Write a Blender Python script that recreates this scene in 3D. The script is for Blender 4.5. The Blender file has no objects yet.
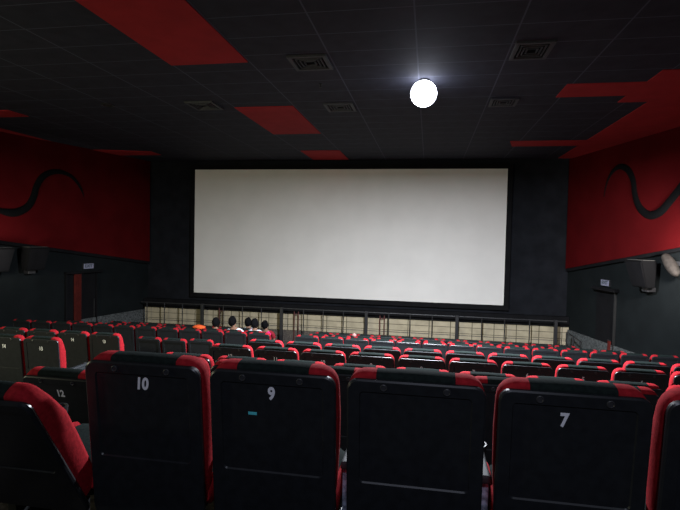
import bpy, bmesh, math, random
from mathutils import Vector, Matrix
random.seed(7)
S = bpy.context.scene
C = S.collection

# ---------------------------------------------------------------- camera (origin = camera, z up, +y towards the screen)
YAW, PITCH, ROLL = math.radians(10.005), math.radians(-2.0155), math.radians(1.1875)
cam_d = bpy.data.cameras.new('camera'); cam = bpy.data.objects.new('camera', cam_d); C.objects.link(cam)
fw = Vector((-math.sin(YAW)*math.cos(PITCH), math.cos(YAW)*math.cos(PITCH), math.sin(PITCH)))
rt = Vector((math.cos(YAW), math.sin(YAW), 0)); up = rt.cross(fw)
r2 = rt*math.cos(ROLL) + up*math.sin(ROLL); u2 = up*math.cos(ROLL) - rt*math.sin(ROLL)
cam.matrix_world = Matrix((( r2.x, u2.x, -fw.x, 0), (r2.y, u2.y, -fw.y, 0), (r2.z, u2.z, -fw.z, 0), (0, 0, 0, 1)))
cam_d.sensor_width = 36; cam_d.lens = 36*501.19/680; cam_d.clip_start = .02; cam_d.clip_end = 100
S.camera = cam

# ---------------------------------------------------------------- world, exposure, large lights
w = bpy.data.worlds.new('world'); S.world = w; w.use_nodes = True
w.node_tree.nodes['Background'].inputs[0].default_value = (.5, .6, .8, 1)
w.node_tree.nodes['Background'].inputs[1].default_value = .002
S.view_settings.view_transform = 'Standard'; S.view_settings.look = 'None'
S.view_settings.exposure = 0; S.view_settings.gamma = 1; S.view_settings.use_curve_mapping = False

def light(name, kind, loc, power, color, size=.2, target=None, spread=180, blend=.6):
    d = bpy.data.lights.new(name, kind); d.energy = power; d.color = color
    if kind == 'AREA':
        d.shape = 'DISK'; d.size = size; d.spread = math.radians(spread)
    else:
        d.shadow_soft_size = size
        if kind == 'SPOT': d.spot_size = math.radians(spread); d.spot_blend = blend
    o = bpy.data.objects.new(name, d); C.objects.link(o); o.location = loc
    if target: o.rotation_euler = (Vector(target)-Vector(loc)).to_track_quat('-Z', 'Y').to_euler()
    return o
H = 2.51          # ceiling height above the lens
light('house_lamp_light', 'AREA', (-.14, 8.1, 2.06), 1850, (.86, .91, 1), .3, (-.14, 8.1, -4))
# unseen rear and side lights of the hall, plus an added rear-centre fill
light('rear_left_light', 'AREA', (-9.6, .6, .75), 165, (1, .98, .66), .5, (-5.3, 7.0, -1.8), 120)
light('rear_centre_fill', 'AREA', (.2, -1.6, 2.3), 24, (.75, .8, 1), .5, (.2, 2.4, -1.2), 120)  # added fill behind the camera, lifts the near seat backs and numbers
light('right_wall_light', 'SPOT', (4.75, 10.0, -.2), 760, (1, .93, .9), .15, (5.45, 11.6, -.35), 98, 1)
light('left_wall_light', 'SPOT', (-9.95, 9.9, -.8), 80, (1, .95, .85), .15, (-10.8, 11.2, -.5), 125, 1)

# ---------------------------------------------------------------- materials
def mat(name, col, rough=.6, spec=.5, metal=0, emis=None, estr=0, noise=0, nscale=40, bump=0, sheen=0, coat=0):
    m = bpy.data.materials.new(name); m.use_nodes = True; nt = m.node_tree; b = nt.nodes['Principled BSDF']
    b.inputs['Base Color'].default_value = (*col, 1); b.inputs['Roughness'].default_value = rough
    b.inputs['Specular IOR Level'].default_value = spec; b.inputs['Metallic'].default_value = metal
    b.inputs['Sheen Weight'].default_value = sheen; b.inputs['Coat Weight'].default_value = coat
    if emis: b.inputs['Emission Color'].default_value = (*emis, 1); b.inputs['Emission Strength'].default_value = estr
    if noise or bump:
        tc = nt.nodes.new('ShaderNodeTexCoord'); n = nt.nodes.new('ShaderNodeTexNoise'); n.inputs['Scale'].default_value = nscale
        n.inputs['Detail'].default_value = 5; nt.links.new(tc.outputs['Object'], n.inputs['Vector'])
        if noise:
            r = nt.nodes.new('ShaderNodeValToRGB')
            r.color_ramp.elements[0].position = .35; r.color_ramp.elements[1].position = .65
            r.color_ramp.elements[0].color = (*[c*(1-noise) for c in col], 1)
            r.color_ramp.elements[1].color = (*[min(1, c*(1+noise)) for c in col], 1)
            nt.links.new(n.outputs['Fac'], r.inputs[0]); nt.links.new(r.outputs[0], b.inputs['Base Color'])
        if bump:
            bp = nt.nodes.new('ShaderNodeBump'); bp.inputs['Strength'].default_value = bump; bp.inputs['Distance'].default_value = .002
            nt.links.new(n.outputs['Fac'], bp.inputs['Height']); nt.links.new(bp.outputs[0], b.inputs['Normal'])
    return m

M = {}
M['red'] = mat('red_fabric', (.32, .014, .020), .9, .05, noise=.18, nscale=60, bump=.4)
M['dark'] = mat('dark_fabric', (.012, .017, .016), .95, .03, noise=.2, nscale=70, bump=.4)
M['shell'] = mat('black_plastic', (.014, .0155, .018), .38, .40, noise=.15, nscale=25)
M['metal'] = mat('black_metal', (.02, .02, .022), .45, .5, noise=.1)
M['screwm'] = mat('screw_plastic', (.035, .035, .038), .4, .5, noise=.1)
M['armp'] = mat('speckled_panel', (.20, .24, .31), .8, .3, noise=.5, nscale=45, bump=.3)
M['arm'] = mat('arm_plastic', (.022, .025, .028), .65, .25, noise=.15)
M['num'] = mat('white_print', (.8, .8, .86), .6, .2, noise=.05)
M['sticker'] = mat('cyan_sticker', (.1, .62, .72), .6, .2, noise=.05)
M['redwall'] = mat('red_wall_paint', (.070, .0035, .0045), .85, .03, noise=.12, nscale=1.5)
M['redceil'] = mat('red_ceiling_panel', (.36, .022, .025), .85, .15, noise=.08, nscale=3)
M['greywall'] = mat('grey_wall_fabric', (.0085, .0105, .0112), .9, .05, noise=.12, nscale=2)
M['dado'] = mat('speckled_grey_carpet', (.075, .08, .08), .95, .1, noise=.5, nscale=22)
M['black'] = mat('black_drape', (.010, .011, .014), .95, .1, noise=.2, nscale=3)
M['ledge'] = mat('black_ledge', (.006, .006, .007), .8, .1, noise=.2, nscale=3)
M['carpet'] = mat('dark_carpet', (.05, .045, .042), .95, .1, noise=.5, nscale=30)
M['brown'] = mat('brown_carpet', (.10, .085, .072), .95, .1, noise=.45, nscale=25)
M['tent'] = mat('charcoal_relief', (.005, .005, .0055), .85, .04, noise=.15)
M['speaker'] = mat('speaker_black', (.003, .003, .0035), .7, .15, noise=.2)
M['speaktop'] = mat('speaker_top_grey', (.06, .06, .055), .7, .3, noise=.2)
M['curtain'] = mat('dark_red_curtain', (.10, .016, .013), .9, .1, noise=.2, nscale=8)
M['standm'] = mat('dull_red_metal', (.09, .03, .028), .6, .3, noise=.1)
M['sign'] = mat('pale_sign_face', (.22, .22, .30), .5, .3, emis=(.5, .5, .72), estr=.03, noise=.1)
M['signtxt'] = mat('sign_text', (.03, .05, .05), .5, .3, noise=.05)
M['strip'] = mat('pale_trim', (.018, .018, .018), .6, .3, noise=.1)
M['vent'] = mat('vent_grey', (.038, .038, .042), .6, .3, noise=.15)
M['globe'] = mat('lamp_globe', (.9, .9, .9), .3, .3, emis=(.80, .85, 1), estr=14, noise=.01)
M['fawn'] = mat('fawn_fixture', (.026, .022, .019), .8, .2, noise=.3, nscale=14)
M['hair'] = mat('black_hair', (.006, .006, .007), .9, .05, noise=.2)
M['skin'] = mat('skin', (.28, .15, .10), .6, .3, noise=.1)
M['white'] = mat('white_shirt', (.75, .80, .88), .85, .2, noise=.08)
M['crimson'] = mat('dark_red_shirt', (.30, .02, .03), .85, .2, noise=.15)
M['pale'] = mat('pale_blue_shirt', (.55, .66, .74), .85, .2, noise=.1)
M['orange'] = mat('orange_cloth', (.80, .12, .03), .85, .2, noise=.15)
M['magenta'] = mat('magenta_cloth', (.65, .02, .16), .85, .2, noise=.15)
M['pink'] = mat('pale_pink_cloth', (.45, .24, .22), .85, .2, noise=.25, nscale=20)
M['denim'] = mat('dark_trousers', (.03, .035, .05), .85, .2, noise=.15)

# screen: white fabric lit by the house lamp; faint even emission added for projector light
m = mat('screen_fabric', (.70, .675, .64), .95, .05, emis=(1, .93, .88), estr=.010, noise=.03, nscale=1.2); M['screen'] = m

# beige wall: panels with dark seams (procedural grid)
def grid_mat(name, base, line, ax, off, step, ax2, off2, step2, wd, wd2, noise=.1, rough=.8, nscale=4):
    m = bpy.data.materials.new(name); m.use_nodes = True; nt = m.node_tree; b = nt.nodes['Principled BSDF']
    b.inputs['Roughness'].default_value = rough; b.inputs['Specular IOR Level'].default_value = .15
    tc = nt.nodes.new('ShaderNodeTexCoord'); sp = nt.nodes.new('ShaderNodeSeparateXYZ'); nt.links.new(tc.outputs['Object'], sp.inputs[0])
    def line_mask(a, off, step, wd):
        s = nt.nodes.new('ShaderNodeMath'); s.operation = 'SUBTRACT'; nt.links.new(sp.outputs[a], s.inputs[0]); s.inputs[1].default_value = off - step*40 - step/2
        mo = nt.nodes.new('ShaderNodeMath'); mo.operation = 'MODULO'; nt.links.new(s.outputs[0], mo.inputs[0]); mo.inputs[1].default_value = step
        su = nt.nodes.new('ShaderNodeMath'); su.operation = 'SUBTRACT'; nt.links.new(mo.outputs[0], su.inputs[0]); su.inputs[1].default_value = step/2
        ab = nt.nodes.new('ShaderNodeMath'); ab.operation = 'ABSOLUTE'; nt.links.new(su.outputs[0], ab.inputs[0])
        lt = nt.nodes.new('ShaderNodeMath'); lt.operation = 'LESS_THAN'; nt.links.new(ab.outputs[0], lt.inputs[0]); lt.inputs[1].default_value = wd
        return lt
    a = line_mask(ax, off, step, wd); c = line_mask(ax2, off2, step2, wd2)
    mx = nt.nodes.new('ShaderNodeMath'); mx.operation = 'MAXIMUM'; nt.links.new(a.outputs[0], mx.inputs[0]); nt.links.new(c.outputs[0], mx.inputs[1])
    n = nt.nodes.new('ShaderNodeTexNoise'); n.inputs['Scale'].default_value = nscale; nt.links.new(tc.outputs['Object'], n.inputs['Vector'])
    r = nt.nodes.new('ShaderNodeValToRGB'); r.color_ramp.elements[0].position = .3; r.color_ramp.elements[1].position = .7
    r.color_ramp.elements[0].color = (*[v*(1-noise) for v in base], 1); r.color_ramp.elements[1].color = (*[v*(1+noise) for v in base], 1)
    nt.links.new(n.outputs['Fac'], r.inputs[0])
    mi = nt.nodes.new('ShaderNodeMix'); mi.data_type = 'RGBA'; nt.links.new(mx.outputs[0], mi.inputs[0])
    nt.links.new(r.outputs[0], mi.inputs[6]); mi.inputs[7].default_value = (*line, 1)
    nt.links.new(mi.outputs[2], b.inputs['Base Color'])
    return m
M['ceiling'] = grid_mat('ceiling_tiles', (.028, .029, .040), (.075, .078, .105), 0, -2.62, 1.2, 1, 5.55, .6, .010, .008, .15)
M['beige'] = grid_mat('beige_panelling', (.42, .36, .25), (.10, .09, .06), 0, -9.16, .66, 2, -2.74, .19, .012, .009, .14)

# ---------------------------------------------------------------- mesh helpers
def box(bm, x0, x1, y0, y1, z0, z1, bev=0):
    r = bmesh.ops.create_cube(bm, size=1); vs = r['verts']
    for v in vs: v.co = Vector(((x0+x1)/2+v.co.x*(x1-x0), (y0+y1)/2+v.co.y*(y1-y0), (z0+z1)/2+v.co.z*(z1-z0)))
    if bev:
        es = list({e for v in vs for e in v.link_edges})
        r = bmesh.ops.bevel(bm, geom=es, offset=bev, segments=3, profile=.6, affect='EDGES')
    return vs
def loft(bm, rings, cap=True):
    R = [[bm.verts.new(p) for p in ring] for ring in rings]
    n = len(R[0])
    for a, b in zip(R, R[1:]):
        for i in range(n): bm.faces.new((a[i], a[(i+1) % n], b[(i+1) % n], b[i]))
    if cap: bm.faces.new(list(reversed(R[0]))); bm.faces.new(R[-1])
    return R
def tube(bm, pts, r, n=10):
    pts = [Vector(p) for p in pts]; rings = []
    for i, p in enumerate(pts):
        t = (pts[min(i+1, len(pts)-1)]-pts[max(i-1, 0)]).normalized()
        a = t.cross(Vector((0, 0, 1)))
        if a.length < 1e-3: a = Vector((1, 0, 0))
        a.normalize(); b = t.cross(a)
        rr = r[i] if isinstance(r, (list, tuple)) else r
        rings.append([p+a*rr*math.cos(2*math.pi*k/n)+b*rr*math.sin(2*math.pi*k/n) for k in range(n)])
    loft(bm, rings)
def prism(bm, poly, z0, z1):
    a = [bm.verts.new((x, y, z0)) for x, y in poly]; b = [bm.verts.new((x, y, z1)) for x, y in poly]; n = len(poly)
    bm.faces.new(list(reversed(a))); bm.faces.new(b)
    for i in range(n): bm.faces.new((a[i], a[(i+1) % n], b[(i+1) % n], b[i]))
def mesh(name, bm, m, smooth=False, ang=45):
    bmesh.ops.recalc_face_normals(bm, faces=bm.faces)
    me = bpy.data.meshes.new(name); bm.to_mesh(me); bm.free(); me.materials.append(m)
    if smooth:
        for p in me.polygons: p.use_smooth = True
        try: me.set_sharp_from_angle(angle=math.radians(ang))
        except Exception: pass
    return me
def ob(name, me, parent=None, loc=(0, 0, 0)):
    o = bpy.data.objects.new(name, me); C.objects.link(o); o.location = loc
    if parent: o.parent = parent
    return o
def obj(name, bm, m, parent=None, smooth=False, loc=(0, 0, 0)):
    return ob(name, mesh(name, bm, m, smooth), parent, loc)
def struct(name, bm, m):
    o = obj(name, bm, m); o['kind'] = 'structure'; return o
def tag(o, label, cat, group=None):
    o['label'] = label; o['category'] = cat
    if group: o['group'] = group
    return o
def empty(name, loc, rz=0):
    o = bpy.data.objects.new(name, None); C.objects.link(o); o.location = loc; o.rotation_euler = (0, 0, rz); o.empty_display_size = .1
    return o
def text_mesh(name, body, size, m, depth=.001, bold=.0, shear=0):
    cu = bpy.data.curves.new(name, 'FONT'); cu.body = body; cu.size = size; cu.extrude = depth; cu.offset = bold; cu.shear = shear
    cu.align_x = 'CENTER'; cu.align_y = 'CENTER'
    t = bpy.data.objects.new('tmp', cu); C.objects.link(t)
    bpy.context.view_layer.update()
    me = bpy.data.meshes.new_from_object(t.evaluated_get(bpy.context.evaluated_depsgraph_get()))
    bpy.data.objects.remove(t); me.materials.clear(); me.materials.append(m); me.name = name
    return me

# ---------------------------------------------------------------- the room
D = 16.13
LW = lambda y: -9.62-.2225*(D-y)      # left wall plane
RW = lambda y: 4.10+.25*(D-y)         # right wall plane
YB = -3.0
def wall_slab(name, f, y0, y1, zf0, zf1, zt, off, thick, m, side):
    """vertical slab along a side wall between y0,y1, bottom z zf0 at y0 to zf1 at y1; off = how far into the hall"""
    bm = bmesh.new(); s = 1 if side == 'L' else -1
    pts = []
    a = [(f(y0)+s*off, y0), (f(y1)+s*off, y1), (f(y1)+s*(off-thick), y1), (f(y0)+s*(off-thick), y0)]
    zb = [zf0, zf1, zf1, zf0]
    lo = [bm.verts.new((x, y, z)) for (x, y), z in zip(a, zb)]
    hi = [bm.verts.new((x, y, zt)) for x, y in a]
    bm.faces.new(list(reversed(lo))); bm.faces.new(hi)
    for i in range(4): bm.faces.new((lo[i], lo[(i+1) % 4], hi[(i+1) % 4], hi[i]))
    if not name: return bm
    return struct(name, bm, m)
for side, f in (('L', LW), ('R', RW)):
    nm = 'left' if side == 'L' else 'right'
    wall_slab('wall_'+nm, f, YB, D+.3, -4.2, -4.2, 2.56, -.10, .15, M['greywall'], side)
# red upper wall panels with their sloping lower edge, black ledge strip paints the shade under them
zr = lambda y: -.82+.171*(16.2-y)
zl = lambda y: -.98+.143*(16.13-y)
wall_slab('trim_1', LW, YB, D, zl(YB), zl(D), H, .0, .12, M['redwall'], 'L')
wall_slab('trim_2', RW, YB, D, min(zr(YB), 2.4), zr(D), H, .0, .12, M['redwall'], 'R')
def ledge(name, f, z, side):
    bm = bmesh.new(); s = 1 if side == 'L' else -1
    rings = []
    for y in (YB, 4, 8, 12, D):
        rings.append([(f(y)-s*.12, y, min(z(y), 2.35)), (f(y)+s*.0-s*.02, y, min(z(y), 2.35)), (f(y)-s*.02, y, min(z(y), 2.35)-.09), (f(y)-s*.12, y, min(z(y), 2.35)-.09)])
    loft(bm, rings); return struct(name, bm, M['ledge'])
ledge('trim_3', LW, zl, 'L'); ledge('trim_4', RW, zr, 'R')
# speckled lower dado along the front part of the side walls
for i, (f, side) in enumerate(((LW, 'L'), (RW, 'R'))):
    bm = wall_slab(None, f, 11.4, D, -4.2, -4.2, -2.64, -.06, .04, None, side)
    struct('trim_%d' % (5+i), bm, M['dado'])
bm = bmesh.new(); box(bm, -11.9-2, 9.5, YB-.2, YB, -4.2, 2.6); struct('wall_back', bm, M['greywall'])
bm = bmesh.new(); box(bm, -10.2, 5, D+.06, D+.3, -4.2, 2.56); struct('wall_front', bm, M['black'])
# side returns of the black screen wall (down to the dado)
bm = bmesh.new(); box(bm, -14, 9.5, YB-.2, D+.3, H, H+.1); struct('ceiling', bm, M['ceiling'])
# beam over the beige wall, beige wall, brown base
bm = bmesh.new(); box(bm, -9.74, 4.22, 15.98, D+.06, -2.56, -2.26, .01); struct('trim_7', bm, M['ledge'])
bm = bmesh.new(); box(bm, -9.72, 4.24, 16.02, D+.06, -3.11, -2.56); struct('trim_8', bm, M['beige'])
bm = bmesh.new(); box(bm, -9.74, 4.26, 15.96, D+.06, -4.0, -3.11); struct('trim_9', bm, M['brown'])
# terraced floor
RA, RA2, RB, RC, RD = 2.0, 3.24, 4.53, 5.70, 6.97
levels = [(YB, RA-.42, -1.27, None), (RA-.42, RA2-.42, -1.578, None), (RA2-.42, RB-.42, -1.91, None), (RB-.42, RC-.42, -2.22, None),
          (RC-.42, RD-.42, -2.375, 'R'), (RC-.42, RD-.32, -2.46, 'L'), (RD-.42, 7.95, -2.572, 'R'), (RD-.32, 8.0, -2.65, 'L'),
          (7.95, 9.2, -2.85, None), (9.2, 10.47, -3.07, None), (10.47, 11.70, -3.27, None), (11.70, 12.95, -3.47, None), (12.95, 16.3, -3.66, None)]
bm = bmesh.new()
for y0, y1, z, sd in levels:
    x0, x1 = -14, 9.5
    if sd == 'L': x1 = -3.6
    if sd == 'R': x0 = -3.6
    box(bm, x0, x1, y0, y1, -4.3, z)
struct('floor', bm, M['carpet'])

# ---------------------------------------------------------------- ceiling panels (red)
def ceiling_panel(poly, label):
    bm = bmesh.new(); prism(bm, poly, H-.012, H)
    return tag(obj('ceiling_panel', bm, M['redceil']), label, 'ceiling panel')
rect = lambda x0, x1, y0, y1: [(x0, y0), (x1, y0), (x1, y1), (x0, y1)]
ceiling_panel(rect(-3.83, -2.64, 3.75, 6.98), 'large red ceiling panel nearest the camera at upper left')
ceiling_panel(rect(-3.83, -2.64, 9.42, 11.95), 'middle red ceiling panel in the row leading to the screen')
ceiling_panel(rect(-3.76, -2.60, 14.32, 16.0), 'small red ceiling panel just above the top of the screen')
ceiling_panel([(2.1, 8.55), (3.26, 8.55), (3.26, 8.0), (RW(8.0), 8.0), (RW(16.0), 16.0), (3.75, 16.0), (3.75, 13.94), (2.1, 13.94), (1.95, 13.24),
               (3.75, 13.24), (3.75, 9.72), (3.24, 9.72), (3.24, 9.28), (2.1, 9.28)], 'red stepped ceiling border along the right wall with two stripes')
ceiling_panel([(-8.7, 9.16), (LW(9.16), 9.16), (LW(16.0), 16.0), (-9.9, 16.0), (-9.9, 14.8), (-8.45, 14.8), (-8.45, 14.2), (-9.9, 13.8), (-10.44, 13.8), (-10.44, 9.7), (-8.7, 9.7)],
              'red stepped ceiling border along the left wall')
# vents
def vent(x, y, sx, sy, label):
    t = tag(empty('ceiling_vent', (x, y, H)), label, 'air vent', 'square air vents in the ceiling')
    bm = bmesh.new()
    for a in ((-sx, sx, -sy, -sy+.05), (-sx, sx, sy-.05, sy), (-sx, -sx+.05, -sy+.05, sy-.05), (sx-.05, sx, -sy+.05, sy-.05)):
        box(bm, a[0], a[1], a[2], a[3], -.03, 0, .004)
    obj('vent_frame', bm, M['vent'], t)
    bm = bmesh.new()
    for k in range(1, 5):
        q = k/5.5
        for s in (-1, 1):
            vs = box(bm, -sx*(1-q), sx*(1-q), s*sy*(1-q)-.008, s*sy*(1-q)+.008, -.026, -.004)
            vs = box(bm, s*sx*(1-q)-.008, s*sx*(1-q)+.008, -sy*(1-q), sy*(1-q), -.026, -.004)
    obj('vane', bm, M['vent'], t)
    bm = bmesh.new(); box(bm, -sx+.02, sx-.02, -sy+.02, sy-.02, -.003, 0); obj('backing', bm, M['ledge'], t)
vent(-1.74, 7.1, .28, .29, 'square ceiling vent left of the lamp, nearest the camera')
vent(-1.74, 9.57, .28, .29, 'square ceiling vent left of the lamp, second from the camera')
vent(1.26, 6.98, .24, .31, 'square ceiling vent right of the lamp, nearest the camera')
vent(1.26, 9.5, .24, .26, 'square ceiling vent right of the lamp, second from the camera')
vent(-4.35, 9.2, .28, .29, 'dim square ceiling vent between the two larger red panels, left side')
# small recessed downlight (off, catching light) and sprinkler
t = tag(empty('recessed_downlight', (-6.29, 9.0, H)), 'small pale recessed ceiling light, unlit, at upper left', 'ceiling light')
bm = bmesh.new(); n = 24
loft(bm, [[(r*math.cos(2*math.pi*k/n), r*math.sin(2*math.pi*k/n), z) for k in range(n)] for r, z in ((.13, 0), (.13, -.012), (.10, -.02), (.085, -.005))]); obj('trim_ring', bm, M['strip'], t, True)
bm = bmesh.new(); bmesh.ops.create_circle(bm, cap_ends=True, radius=.084, segments=24, matrix=Matrix.Translation((0, 0, -.008))); obj('lens', bm, M['fawn'], t)
t = tag(empty('sprinkler_head', (-1.82, 8.13, H)), 'tiny sprinkler head hanging from the ceiling between the left vents', 'sprinkler')
bm = bmesh.new(); tube(bm, [(0, 0, 0), (0, 0, -.05)], .012); box(bm, -.025, .025, -.025, .025, -.012, 0, .003); obj('stem', bm, M['strip'], t)
bm = bmesh.new(); tube(bm, [(0, 0, -.05), (0, 0, -.056)], .022, 12); obj('deflector', bm, M['strip'], t)

# ---------------------------------------------------------------- ceiling globe lamp
t = tag(empty('ceiling_lamp', (-.14, 8.1, H)), 'bright white globe lamp under the dark ceiling', 'lamp')
bm = bmesh.new(); bmesh.ops.create_uvsphere(bm, u_segments=32, v_segments=20, radius=.205, matrix=Matrix.Translation((0, 0, -.215))); obj('globe', bm, M['globe'], t, True)
bm = bmesh.new(); tube(bm, [(0, 0, 0), (0, 0, -.02), (0, 0, -.05)], [.09, .09, .06], 20); obj('mount', bm, M['metal'], t, True)

# ---------------------------------------------------------------- screen
t = tag(empty('cinema_screen', (-2.79, D, -2.0)), 'large blank pale grey cinema screen on the black front wall', 'screen')
sx0, sx1, sz0, sz1 = -7.93+2.79, 2.33+2.79, 0, 4.21
bm = bmesh.new(); box(bm, sx0, sx1, -.03, -.01, sz0, sz1); obj('screen_fabric', bm, M['screen'], t)
bm = bmesh.new()
box(bm, sx0-.16, sx1+.16, -.025, .06, sz1+.004, sz1+.16, .01); box(bm, sx0-.16, sx1+.16, -.025, .06, -.16, -.004, .01)
box(bm, sx0-.16, sx0-.004, -.025, .06, -.004, sz1+.004, .01); box(bm, sx1+.004, sx1+.16, -.025, .06, -.004, sz1+.004, .01)
obj('frame', bm, M['ledge'], t)

# ---------------------------------------------------------------- railing in front of the beige wall
t = tag(empty('stage_railing', (-2.8, 15.75, -3.66)), 'long dark railing in front of the beige wall under the screen', 'railing')
z_r = -2.36+3.66
bm = bmesh.new(); tube(bm, [(-6.9, 0, z_r), (6.9, 0, z_r)], .018, 8); obj('top_rail', bm, M['metal'], t, True)
bm = bmesh.new(); tube(bm, [(-6.9, 0, z_r-.58), (6.9, 0, z_r-.58)], .008, 8); obj('lower_rail', bm, M['vent'], t, True)
PX = [-9.48, -8.83, -8.17, -7.45, -6.7, -6.03, -5.37, -4.68, -3.94, -3.29, -2.63, -1.89, -1.18, -.51, .17, .92, 1.66, 2.33, 3.05, 3.79]
for k, x in enumerate(PX):
    x += 2.8
    bm = bmesh.new()
    if k % 4 == 3: box(bm, x-.048, x+.048, -.05, .05, 0, z_r+.03, .01); obj('post', bm, M['metal'], t)
    else: tube(bm, [(x, 0, 0), (x, 0, z_r)], .017, 8); obj('baluster', bm, M['metal'], t, True)
# thin reddish stands behind the railing
for x, lab in ((-6.85, 'thin reddish double stand behind the railing, left'), (-4.23, 'thin reddish double stand behind the railing, middle'), (-1.4, 'thin reddish double stand behind the railing, right')):
    t = tag(empty('wall_stand', (x, 15.93, -3.66)), lab, 'stand')
    for dx in (-.07, .07):
        bm = bmesh.new(); tube(bm, [(dx, 0, 0), (dx, 0, 1.2)], .02, 8); obj('upright', bm, M['standm'], t, True)
    bm = bmesh.new(); tube(bm, [(-.07, 0, 1.1), (.07, 0, 1.1)], .014, 8); obj('crossbar', bm, M['standm'], t, True)
t = tag(empty('handrail', (4.0, 14.6, -3.66)), 'dark stair handrail at the right end of the beige wall', 'handrail')
for y in (-.6, .1, .75):
    bm = bmesh.new(); tube(bm, [(0, y, 0), (0, y, 1.05)], .022, 8); obj('post', bm, M['metal'], t, True)
for z in (.7, 1.05):
    bm = bmesh.new(); tube(bm, [(0, -.6, z), (0, .75, z)], .018, 8); obj('rail', bm, M['metal'], t, True)

# ---------------------------------------------------------------- doors, signs, speakers, wall fixture
def frame_on_wall(y, side):
    """matrix: local x along wall towards the screen(L)/viewer(R) seen left to right, local -y into the hall"""
    f = LW if side == 'L' else RW
    s = .2225 if side == 'L' else -.25
    dirn = Vector((s, 1, 0)).normalized() if side == 'L' else Vector((-s, -1, 0)).normalized()
    yv = Vector((-dirn.y, dirn.x, 0))
    off = -.10
    p = Vector((f(y)+(off if side == 'L' else -off), y, 0))
    ang = math.atan2(dirn.y, dirn.x)
    return p, ang
def wempty(name, y, z, side):
    p, a = frame_on_wall(y, side)
    return empty(name, (p.x, p.y, z), a)
# left doorway with red curtain
def skind(t): t['kind'] = 'structure'; return t
t = skind(wempty('door_1', 13.6, -3.66, 'L'))
bm = bmesh.new(); box(bm, -.60, .42, -.012, .0, 0, 2.42); obj('opening', bm, M['ledge'], t)
bm = bmesh.new(); box(bm, -.68, .62, -.12, 0, 2.42, 2.48, .01); obj('lintel', bm, M['ledge'], t)
bm = bmesh.new(); box(bm, -.66, -.60, -.06, 0, 0, 2.42, .005); box(bm, .42, .46, -.05, 0, 0, 2.42, .005); obj('jamb', bm, M['ledge'], t)
t = tag(wempty('door_curtain', 13.35, -3.64, 'L'), 'dark red curtain hanging in the left doorway', 'curtain')
def curtain_bm(wd, h):
    bm = bmesh.new(); N = 40; rows = []
    for k in range(N+1):
        x = -wd/2+wd*k/N; yy = -.06+.022*math.sin(k*1.15)
        rows.append((x, yy))
    ring0 = [(x, y, 0) for x, y in rows]+[(x, y+.012, 0) for x, y in reversed(rows)]
    ring1 = [(x, y, h) for x, y, z in ring0]
    loft(bm, [ring0, ring1]); return bm
obj('drape', curtain_bm(.24, 2.38), M['curtain'], t, True)
bm = bmesh.new(); tube(bm, [(-.2, -.06, 2.39), (.2, -.06, 2.39)], .012, 8); obj('curtain_rod', bm, M['metal'], t)
p, a = frame_on_wall(13.95, 'L')
bm = bmesh.new(); box(bm, -.012, .012, -.03, 0, 0, 1.6, .003)
o = tag(obj('wall_pipe', bm, M['strip'], None, False, (p.x, p.y, -3.66)), 'thin pale vertical pipe on the wall right of the left doorway', 'pipe'); o.rotation_euler.z = a
# right doorway
t = skind(wempty('door_2', 14.22, -3.66, 'R'))
bm = bmesh.new(); box(bm, -.46, .36, -.012, .0, 0, 2.42); obj('opening', bm, M['ledge'], t)
bm = bmesh.new(); box(bm, -.50, .50, -.16, 0, 2.40, 2.48, .01); obj('lintel', bm, M['ledge'], t)
bm = bmesh.new(); box(bm, .36, .41, -.05, 0, 0, 2.40, .005); obj('jamb', bm, M['strip'], t)
t = tag(wempty('door_curtain', 13.98, -3.64, 'R'), 'dark red curtain edge low in the right doorway', 'curtain')
obj('drape', curtain_bm(.08, 1.1), M['curtain'], t, True)
bm = bmesh.new(); tube(bm, [(-.06, -.06, 1.11), (.06, -.06, 1.11)], .012, 8); obj('curtain_rod', bm, M['metal'], t)
# exit signs
exit_txt = text_mesh('sign_text', 'EXIT', .13, M['signtxt'], .002, .003)
for y, z, side, lab in ((13.72, -1.10, 'L', 'small pale exit sign above the left doorway'), (14.25, -1.12, 'R', 'small pale exit sign above the right doorway')):
    t = tag(wempty('exit_sign', y, z, side), lab, 'exit sign')
    bm = bmesh.new(); box(bm, -.19, .19, -.06, 0, -.02, .15, .008); obj('sign_box', bm, M['metal'], t)
    bm = bmesh.new(); box(bm, -.175, .175, -.064, -.060, -.008, .138); obj('sign_face', bm, M['sign'], t)
    q = ob('sign_text', exit_txt, t, (0, -.067, .065)); q.rotation_euler = (math.pi/2, 0, 0)
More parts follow.
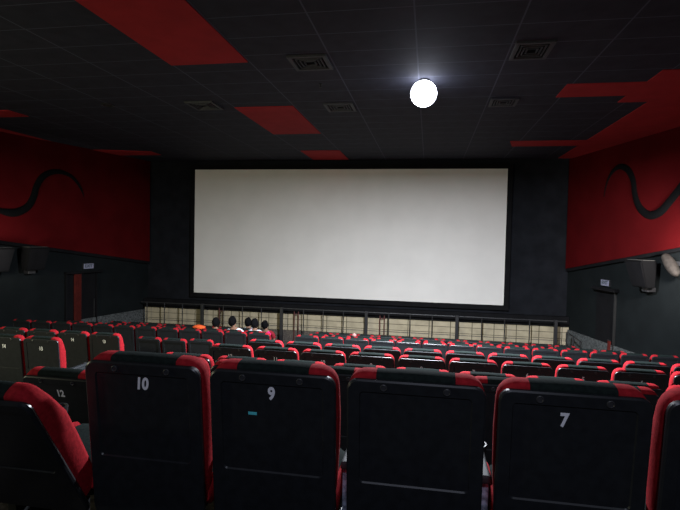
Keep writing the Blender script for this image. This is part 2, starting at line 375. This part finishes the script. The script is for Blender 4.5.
# wall speakers
def speaker(y, z, side, label, k=1.0, turn=0):
    t = tag(wempty('wall_speaker', y, z, side), label, 'speaker', 'wall speakers')
    bm = bmesh.new()
    ww, hh = .30*k, .62*k
    rings = []
    for s, yy, zz in ((1, -.50*k, hh), (.82, -.34*k, 0)): pass
    a = [(-ww, -.52*k, hh), (ww, -.52*k, hh), (ww, -.14, hh), (-ww, -.14, hh)]
    b = [(-ww*.85, -.34*k, 0), (ww*.85, -.34*k, 0), (ww*.85, -.14, 0), (-ww*.85, -.14, 0)]
    loft(bm, [b, a]); es = list(bm.edges); bmesh.ops.bevel(bm, geom=es, offset=.015, segments=2, affect='EDGES')
    obj('cabinet', bm, M['speaker'], t)
    bm = bmesh.new()
    loft(bm, [[(-ww*.78, -.352*k, .04), (ww*.78, -.352*k, .04), (ww*.78, -.345*k, .04), (-ww*.78, -.345*k, .04)],
              [(-ww*.92, -.528*k, hh-.04), (ww*.92, -.528*k, hh-.04), (ww*.92, -.50*k, hh-.04), (-ww*.92, -.50*k, hh-.04)]]); obj('grille', bm, M['ledge'], t)
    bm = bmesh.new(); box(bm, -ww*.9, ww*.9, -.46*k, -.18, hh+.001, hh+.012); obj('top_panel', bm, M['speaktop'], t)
    bm = bmesh.new(); box(bm, -.10, .10, -.20, 0, -.10, .0, .01); obj('bracket', bm, M['metal'], t)
    bm = bmesh.new(); box(bm, -.05, .05, -.14, 0, .2, .32, .01); obj('bracket', bm, M['metal'], t)
speaker(12.55, -1.0, 'R', 'black speaker cabinet on the grey wall at far right')
speaker(11.85, -1.05, 'L', 'black speaker cabinet on the grey wall at far left')
speaker(10.9, -1.05, 'L', 'black speaker cut by the left picture edge')
# fawn oval fixture beside the right speaker
t = tag(wempty('wall_light_fixture', 11.75, -.40, 'R'), 'elongated fawn wall fixture beside the right speaker', 'wall fixture')
bm = bmesh.new()
tube(bm, [(-.20+.42*q, -.24, .18-.44*q) for q in (0, .04, .12, .3, .5, .7, .88, .96, 1)], [.015, .06, .09, .11, .12, .115, .09, .06, .02], 16); obj('diffuser', bm, M['fawn'], t, True)
bm = bmesh.new(); box(bm, -.05, .05, -.16, 0, -.06, .04, .01); obj('bracket', bm, M['metal'], t)

# ---------------------------------------------------------------- curling relief shapes on the red walls
def ray(px, py):
    F = 501.19
    return fw + r2*((px-340)/F) - u2*((py-255)/F)
def on_wall(px, py, side):      # the curve measured on the photo, carried to its true place on the wall
    x0, y0, x1, y1 = (LW(D), D, LW(8), 8) if side == 'L' else (RW(D), D, RW(8), 8)
    d = ray(px, py); n = Vector((y1-y0, x0-x1, 0)); t = n.dot(Vector((x0, y0, 0)))/n.dot(d)
    return d*t
def smooth_pts(P, k=5):
    out = []
    for i in range(len(P)-1):
        p0, p1, p2, p3 = P[max(i-1, 0)], P[i], P[i+1], P[min(i+2, len(P)-1)]
        for j in range(k):
            t = j/k
            out.append(tuple(.5*((2*b)+(-a+c)*t+(2*a-5*b+4*c-d)*t*t+(-a+3*b-3*c+d)*t**3) for a, b, c, d in zip(p0, p1, p2, p3)))
    out.append(P[-1]); return out
def relief(curve, side, label):
    pts = smooth_pts(curve); W = [on_wall(x, y, side) for x, y, _ in pts]
    nrm = Vector((1, -.2225, 0)).normalized() if side == 'L' else Vector((-1, -.25, 0)).normalized()
    rings = []
    for i, p in enumerate(W):
        t = (W[min(i+1, len(W)-1)]-W[max(i-1, 0)]).normalized(); b = t.cross(nrm).normalized()
        depth = p.dot(fw); hw = max(.012, pts[i][2]/2*depth/501.19)
        th = min(.07, hw*.6)
        rings.append([p+b*hw*math.cos(a)+nrm*th*max(-.05, math.sin(a)) for a in [math.pi*k/8 for k in range(0, 9)]] )
    bm = bmesh.new(); loft(bm, rings)
    o = obj('wall_relief', bm, M['tent'], None, True); return tag(o, label, 'wall decoration')
relief([(-14, 208, 5), (-6, 209.5, 5), (0, 210.7, 5.5), (10.6, 212.8, 8), (19.4, 211.5, 8), (28.3, 206, 7.5), (33.6, 196.5, 7), (36, 187.7, 6.5), (41.5, 178, 6.5), (50, 172.7, 5.5),
        (60, 171.8, 4.5), (70.7, 176, 3.5), (77.7, 183.3, 3), (82, 191, 2), (84, 197.4, .6)], 'L', 'dark curling horn shape on the left red wall')
relief([(604, 197, .8), (605.4, 188.8, 1.6), (608.2, 179.4, 2.6), (613, 171.2, 4), (620, 166.5, 5.5), (628.2, 170, 7), (633.4, 180.6, 7), (634.8, 192.4, 7), (637.6, 203, 7.5), (642.4, 210.7, 8),
        (650.6, 215.4, 8.5), (661.2, 211.2, 9), (670.6, 200.6, 9), (680, 188.8, 9), (690, 176, 9), (698, 166, 8)], 'R', 'dark curling horn shape on the right red wall')

# ---------------------------------------------------------------- cinema seat
SX = Matrix.Diagonal((.975, 1, 1, 1))
def tiltm(deg): return Matrix.Translation((0, 0, .40)) @ Matrix.Rotation(math.radians(deg), 4, 'X') @ Matrix.Translation((0, 0, -.40))
def sweep(bm, path, ty=.042, seg=12, deep=False):
    """path: (x, z, half thickness) in the plane of the back; superellipse section"""
    rings = []
    for i, (x, z, th) in enumerate(path):
        a = Vector(path[max(i-1, 0)][:2]); b = Vector(path[min(i+1, len(path)-1)][:2]); t = (b-a).normalized(); n = Vector((-t.y, t.x))
        ring = []; q = 1-min(1, max(0, (z-.90)/.12)) if deep else 0; yy = ty+.024*q; y0 = .022*q
        for k in range(seg):
            an = 2*math.pi*k/seg; c, s = math.cos(an), math.sin(an)
            cx = math.copysign(abs(c)**.75, c); sy = math.copysign(abs(s)**.75, s)
            ring.append(Vector((x+n.x*th*cx, y0+yy*sy, z+n.y*th*cx)))
        rings.append(ring)
    loft(bm, rings)
def bolster_path(s):
    P = [(-.216, .40, .02), (-.221, .46, .024), (-.230, .58, .026), (-.238, .72, .0265), (-.2405, .86, .0265), (-.2405, .985, .0260)]
    for k in range(1, 7):
        a = math.pi/2*k/6; P.append((-.2405+.050*(1-math.cos(a)), 1.0+.050*math.sin(a), .0260-.005*k/6))
    P += [(-.152, 1.0505, .0208)]
    return [(x*s*-1 if s > 0 else x, z, t) for x, z, t in P]
def rrect(hw, z0, z1, rt, rb, y, n=6):
    pts = []
    for cx, cz, r, a0 in ((hw-rt, z1-rt, rt, 0), (-hw+rt, z1-rt, rt, 90), (-hw+rb, z0+rb, rb, 180), (hw-rb, z0+rb, rb, 270)):
        for k in range(n+1):
            a = math.radians(a0+90*k/n); pts.append((cx+r*math.cos(a), y, cz+r*math.sin(a)))
    return pts
def seat_meshes(deg):
    T = tiltm(deg); d = {}
    def fin(name, bm, m, smooth=True):
        bm.transform(T @ SX); return mesh(name, bm, m, smooth, 22 if name == 'back_shell' else 45)
    for s, nm in ((-1, 'bolster_l'), (1, 'bolster_r')):
        bm = bmesh.new(); sweep(bm, bolster_path(s), deep=True); d[nm] = fin('bolster', bm, M['red'])
    bm = bmesh.new()
    sweep(bm, [(-.151+.302*k/8, 1.0505+.002*math.sin(math.pi*k/8), .0212) for k in range(9)]); d['headrest'] = fin('headrest', bm, M['dark'])
    bm = bmesh.new(); rings = []
    for z, hw, y0, y1 in ((.40, .20, -.03, .10), (.48, .212, -.03, .115), (.60, .215, -.03, .10), (.78, .217, -.03, .07), (.92, .217, -.03, .065), (1.01, .20, -.03, .045)):
        rings.append([(hw*cx, (y0+y1)/2+(y1-y0)/2*cy, z) for cx, cy in ((-1, -1), (1, -1), (1, .4), (.75, .9), (0, 1), (-.75, .9), (-1, .4))])
    loft(bm, rings); d['backrest'] = fin('backrest', bm, M['dark'])
    # shell: moulded plate with rim and recessed field
    bm = bmesh.new()
    rings = [rrect(.260, .335, 1.046, .040, .06, -.036), rrect(.2655, .331, 1.051, .044, .06, -.046), rrect(.2645, .332, 1.050, .044, .06, -.057), rrect(.258, .338, 1.044, .040, .06, -.0625),
             rrect(.215, .629, 1.004, .016, .02, -.0625), rrect(.211, .634, 1.000, .013, .016, -.0570)]
    loft(bm, rings); d['shell'] = fin('back_shell', bm, M['shell'])
    for i, x in enumerate((-.12, .12)):
        bm = bmesh.new()
        n = 16; rings = [[(x+r*math.cos(2*math.pi*k/n), y, 1.024+r*math.sin(2*math.pi*k/n)) for k in range(n)] for r, y in ((.014, -.060), (.014, -.0655), (.011, -.067), (.009, -.064))]
        loft(bm, rings); d['screw%d' % i] = fin('screw', bm, M['screwm'])
    return d
bm = bmesh.new()
rings = []
for y, hw, z0, z1 in ((.03, .20, .40, .47), (.10, .205, .37, .50), (.25, .207, .36, .505), (.40, .207, .36, .51), (.50, .205, .37, .50), (.545, .19, .40, .46)):
    rings.append([(-hw, y, z0), (hw, y, z0), (hw, y, z1-.02), (hw*.85, y, z1), (0, y, z1+.008), (-hw*.85, y, z1), (-hw, y, z1-.02)])
loft(bm, rings); CUSH = mesh('seat_cushion', bm, M['dark'], True)
TRIM = []
for s in (-1, 1):
    bm = bmesh.new(); rings = []
    for y, zc, zh in ((.02, .44, .03), (.06, .44, .06), (.2, .445, .078), (.42, .45, .08), (.52, .44, .06), (.55, .435, .03)):
        rings.append([(s*.226+.018*math.cos(2*math.pi*k/10), y, zc+zh*math.sin(2*math.pi*k/10)) for k in range(10)])
    loft(bm, rings); TRIM.append(mesh('seat_trim', bm, M['red'], True))
def arm_meshes():
    d = {}
    bm = bmesh.new(); box(bm, -.030, .030, .08, .39, .585, .62, .012); d['armrest'] = mesh('armrest', bm, M['arm'], True)
    bm = bmesh.new(); box(bm, -.027, .027, .12, .36, .0, .585, .006); d['arm_panel'] = mesh('arm_panel', bm, M['arm'], False)
    d['arm_panel_grey'] = d['arm_panel'].copy(); d['arm_panel_grey'].materials.clear(); d['arm_panel_grey'].materials.append(M['armp'])
    bm = bmesh.new(); n = 24
    loft(bm, [[(r*math.cos(2*math.pi*k/n), .43+r*math.sin(2*math.pi*k/n), z) for k in range(n)] for r, z in
              ((.036, .54), (.046, .54), (.052, .605), (.052, .614), (.046, .614), (.037, .55))]); d['cup_holder'] = mesh('cup_holder', bm, M['metal'], True)
    return d
ARM = arm_meshes()
bm = bmesh.new(); box(bm, -.16, .16, .10, .34, 0, .03, .008); box(bm, -.05, .05, .16, .26, .03, .38, .01); box(bm, -.19, .19, .08, .40, .34, .375, .006)
BASE = mesh('base', bm, M['metal'])
VAR = {}
NUM = {}
def num_mesh(s, bold):
    if (s, bold) not in NUM: NUM[(s, bold)] = text_mesh('seat_number', s, .070, M['num'], .0006, .0028 if bold else .0012, .12 if s == '10' else 0)
    return NUM[(s, bold)]
def seat(x, root_y, floor_z, label, group, tilt=6, number=None, lod=0, last=False, ztop=None, bold=True, numz=.925, sticker=False, greypanel=False, numx=0):
    if tilt not in VAR: VAR[tilt] = seat_meshes(tilt)
    V = VAR[tilt]
    t = tag(empty('cinema_chair', (x, root_y, floor_z)), label, 'seat', group)
    ob('backrest', V['backrest'], t); ob('headrest', V['headrest'], t); ob('bolster', V['bolster_l'], t); ob('bolster', V['bolster_r'], t)
    sh = ob('back_shell', V['shell'], t)
    ob('seat_cushion', CUSH, t); ob('seat_trim', TRIM[0], t); ob('seat_trim', TRIM[1], t); ob('base', BASE, t)
    if lod == 0:
        ob('screw', V['screw0'], sh); ob('screw', V['screw1'], sh)
    if number:
        q = ob('seat_number', num_mesh(number, bold), sh)
        q.matrix_local = tiltm(tilt) @ Matrix.Translation((numx, -.0568, numz)) @ Matrix.Rotation(math.pi/2, 4, 'X') @ Matrix.Diagonal((.82, 1, 1, 1))
    if sticker:
        bm = bmesh.new(); box(bm, -.018, .018, -.0590, -.0565, -.006, .006)
        q = obj('sticker', bm, M['sticker'], sh); q.matrix_local = tiltm(tilt) @ Matrix.Translation((-.08, .001, .876)); q['label'] = 'cyan sticker'
    for sx in ([-.28, .28] if last else [-.28]):
        a = ob('armrest', ARM['armrest'], t, (sx, 0, 0)); q = ob('arm_panel', ARM['arm_panel_grey' if greypanel else 'arm_panel'], t, (sx, 0, 0))
        if greypanel: q['label'] = 'speckled blue-grey panel'
        if lod == 0: ob('cup_holder', ARM['cup_holder'], a)
    return t
ORD = ['first', 'second', 'third', 'fourth', 'fifth', 'sixth', 'seventh', 'eighth', 'ninth', 'tenth', 'eleventh', 'twelfth', 'thirteenth', 'fourteenth', 'fifteenth',
       'sixteenth', 'seventeenth', 'eighteenth', 'nineteenth', 'twentieth', 'twenty-first', 'twenty-second', 'twenty-third', 'twenty-fourth', 'twenty-fifth', 'twenty-sixth', 'twenty-seventh']
def row(X0, n, d, ztop, floor, desc, group, numbers=None, skip=(), tilts={}, lod=0, lastarm=True, bold=False, labels={}, numz=.925):
    c = 0
    for k in range(n):
        if k in skip: continue
        lab = labels.get(k, 'black and red chair, %s from left %s' % (ORD[c], desc)); c += 1
        seat(X0+.28+.56*k, d+.07, ztop-1.07, lab, group, tilts.get(k, 6), (numbers[k] if numbers else None), lod, (k == n-1 and lastarm) or (k+1 in skip), bold=bold, numz=numz)
# nearest row (A)
A0, ZA = -1.996, -.508-1.07
la = [('black cinema seat with red side, leaning back at the left picture edge', 31, None), ('black cinema seat numbered 10 in the nearest row', 6, '10'),
      ('black cinema seat numbered 9 with a small cyan sticker', 6, '9'), ('black unnumbered cinema seat between seats 9 and 7', 6, None),
      ('black cinema seat numbered 7 with a bluish recessed back', 6, '7'), ('red and black cinema seat cut by the right picture edge', 6, None)]
for k, (lab, tl, nu) in enumerate(la):
    seat(A0+.28+.56*k, 2.0, ZA, lab, 'seats of the nearest row', tl, nu, 0, k == 5, bold=True, numz=.962 if nu != '7' else .948, numx=-.03 if nu == '7' else 0, sticker=(nu == '9'), greypanel=k in (3, 4))
seat(-2.35, 3.12, -1.94, 'reclined chair numbered 12 behind the leaning left chair', 'seats of the second row', 20, '12', 0, numz=.93)
row(-1.996, 7, 3.17, -.84, 0, 'in the second row', 'seats of the second row')
row(-2.546, 9, 4.47, -1.15, 0, 'in the third row from the camera', 'seats of the third row')
row(-2.564, 10, 5.63, -1.305, 0, 'in the centre block, fourth row', 'seats of the fourth row, centre block', numbers=['12', '11', '10', '9', '8', '7', '6', '5', '4', '3'], numz=.945)
row(-2.558, 11, 6.90, -1.502, 0, 'in the centre block, fifth row', 'seats of the fifth row, centre block', lod=1)
row(-5.82, 2, 5.80, -1.39, 0, 'in the nearer left-block row', 'seats of the left block, nearer row', numbers=['14', '13'], bold=True, numz=.925)
row(-6.937, 4, 7.10, -1.58, 0, 'in the farther left-block row', 'seats of the left block, farther row', numbers=['16', '15', '14', '13'], bold=True, numz=.945)
row(-5.91, 3, 9.50, -2.13, 0, 'in the short row beyond the left aisle', 'olive-lit seats seen through the left aisle', tilts={0: 10, 1: 10}, lod=1)
row(-10.173, 27, 10.83, -2.2, 0, 'in the first row beyond the cross aisle', 'seats of the long row beyond the cross aisle', skip=(12,), lod=1)
row(-9.61, 25, 12.0, -2.40, 0, 'in the row where people sit', 'seats of the far row with people', skip=(10, 11), lod=1)
row(-9.17, 23, 13.25, -2.59, 0, 'in the farthest row', 'seats of the farthest row', skip=(8, 9, 10), lod=1)

# ---------------------------------------------------------------- people (seen from behind, seated)
def skinned(name, verts, edges, m, parent=None, lv=2):
    me = bpy.data.meshes.new(name); me.from_pydata([v[:3] for v in verts], edges, []); me.materials.append(m)
    o = ob(name, me, parent)
    md = o.modifiers.new('skin', 'SKIN'); md.use_smooth_shade = True
    for i, v in enumerate(verts):
        sv = me.skin_vertices[0].data[i]; sv.radius = (v[3], v[4] if len(v) > 4 else v[3]); sv.use_root = (i == 0)
    s = o.modifiers.new('sub', 'SUBSURF'); s.levels = lv; s.render_levels = lv
    return o
def person(x, y, floor, label, shirt, lean=0, scale=1.0, hair='short'):
    t = tag(empty('person', (x, y, floor)), label, 'person', 'people seated in the far rows'); t.scale = (scale,)*3
    L = lean
    V = [(0, .28, .56, .13, .10), (0, .24, .72, .13, .09), (0, .22, .90, .15, .09), (L*.3, .23, 1.02, .09, .07), (L*.5, .25, 1.09, .048), (L*.7, .27, 1.15, .07, .08), (L, .27, 1.25, .078, .09), (L, .27, 1.31, .05, .06), (L, .36, 1.22, .012),
         (-.17, .23, .985, .055), (-.22, .27, .76, .042), (-.19, .46, .70, .032), (-.12, .56, .70, .024),
         (.17, .23, .985, .055), (.22, .27, .76, .042), (.19, .46, .70, .032), (.12, .56, .70, .024),
         (-.10, .34, .56, .08), (-.12, .70, .55, .06), (-.12, .72, .12, .04), (-.12, .84, .06, .035),
         (.10, .34, .56, .08), (.12, .70, .55, .06), (.12, .72, .12, .04), (.12, .84, .06, .035)]
    Ed = [(0, 1), (1, 2), (2, 3), (3, 4), (4, 5), (5, 6), (6, 7), (6, 8), (3, 9), (9, 10), (10, 11), (11, 12), (3, 13), (13, 14), (14, 15), (15, 16),
          (0, 17), (17, 18), (18, 19), (19, 20), (0, 21), (21, 22), (22, 23), (23, 24)]
    skinned('body', V, Ed, M['skin'], t)
    sv = [(0, .28, .60, .145, .115), (0, .24, .72, .145, .105), (0, .22, .90, .165, .105), (L*.3, .23, 1.03, .10, .085), (-.18, .23, .985, .07), (-.225, .26, .82, .058), (.18, .23, .985, .07), (.225, .26, .82, .058)]
    skinned('shirt', sv, [(0, 1), (1, 2), (2, 3), (3, 4), (4, 5), (3, 6), (6, 7)], M[shirt], t)
    skinned('trousers', [(0, .28, .56, .14, .11), (-.11, .36, .56, .09), (-.12, .70, .56, .07), (-.12, .72, .14, .055), (.11, .36, .56, .09), (.12, .70, .56, .07), (.12, .72, .14, .055)],
            [(0, 1), (1, 2), (2, 3), (0, 4), (4, 5), (5, 6)], M['denim'], t)
    bm = bmesh.new(); bmesh.ops.create_icosphere(bm, subdivisions=3, radius=1)
    for v in list(bm.verts):
        if v.co.y > .45 and v.co.z < .35: bm.verts.remove(v)
    for v in bm.verts:
        k = 1+.05*math.sin(9*v.co.x+7*v.co.z)
        v.co = Vector((L+v.co.x*.104*k, .258+v.co.y*.115*k, 1.235+v.co.z*.140*k-(.02 if hair == 'long' and v.co.z < 0 else 0)))
    obj('hair', bm, M['hair'], t, True)
person(-5.42, 12.02, -3.47, 'person with dark hair and dark red shirt, leftmost of the group', 'crimson', 0, .96)
person(-4.88, 12.02, -3.47, 'person with dark hair in a white shirt, tallest of the group', 'white', -.09, 1.0)
person(-4.34, 12.02, -3.47, 'person with dark hair and white shirt, leaning left', 'white', -.02, .98)
person(-4.97, 13.27, -3.66, 'person in a pale blue shirt in the farthest row, behind the white shirts', 'pale', -.03, .97)
person(-4.42, 13.27, -3.66, 'person with dark hair, rightmost of the seated group', 'crimson', -.08, .93)
def cloth(x, y, z, sx, sy, sz, m, label, cat, name):
    bm = bmesh.new(); bmesh.ops.create_icosphere(bm, subdivisions=3, radius=1)
    for v in bm.verts:
        k = 1+.12*math.sin(7*v.co.x+3*v.co.y)*math.cos(5*v.co.z+v.co.x*4)
        v.co = Vector((v.co.x*sx*k, v.co.y*sy*k, max(v.co.z, -.55)*sz*k))
    tag(obj(name, bm, M[m], None, True, (x, y, z)), label, cat)
cloth(-5.75, 12.0, -2.385, .17, .10, .06, 'orange', 'orange cloth lying over a seat top, left of the people', 'cloth', 'draped_jacket')
cloth(-3.93, 12.1, -2.50, .065, .08, .085, 'magenta', 'magenta cloth bundle right of the seated people', 'cloth', 'draped_jacket')
cloth(-1.72, 12.0, -2.375, .05, .05, .05, 'pink', 'small pale pink bundle on a far seat top', 'bag', 'cloth_bundle')
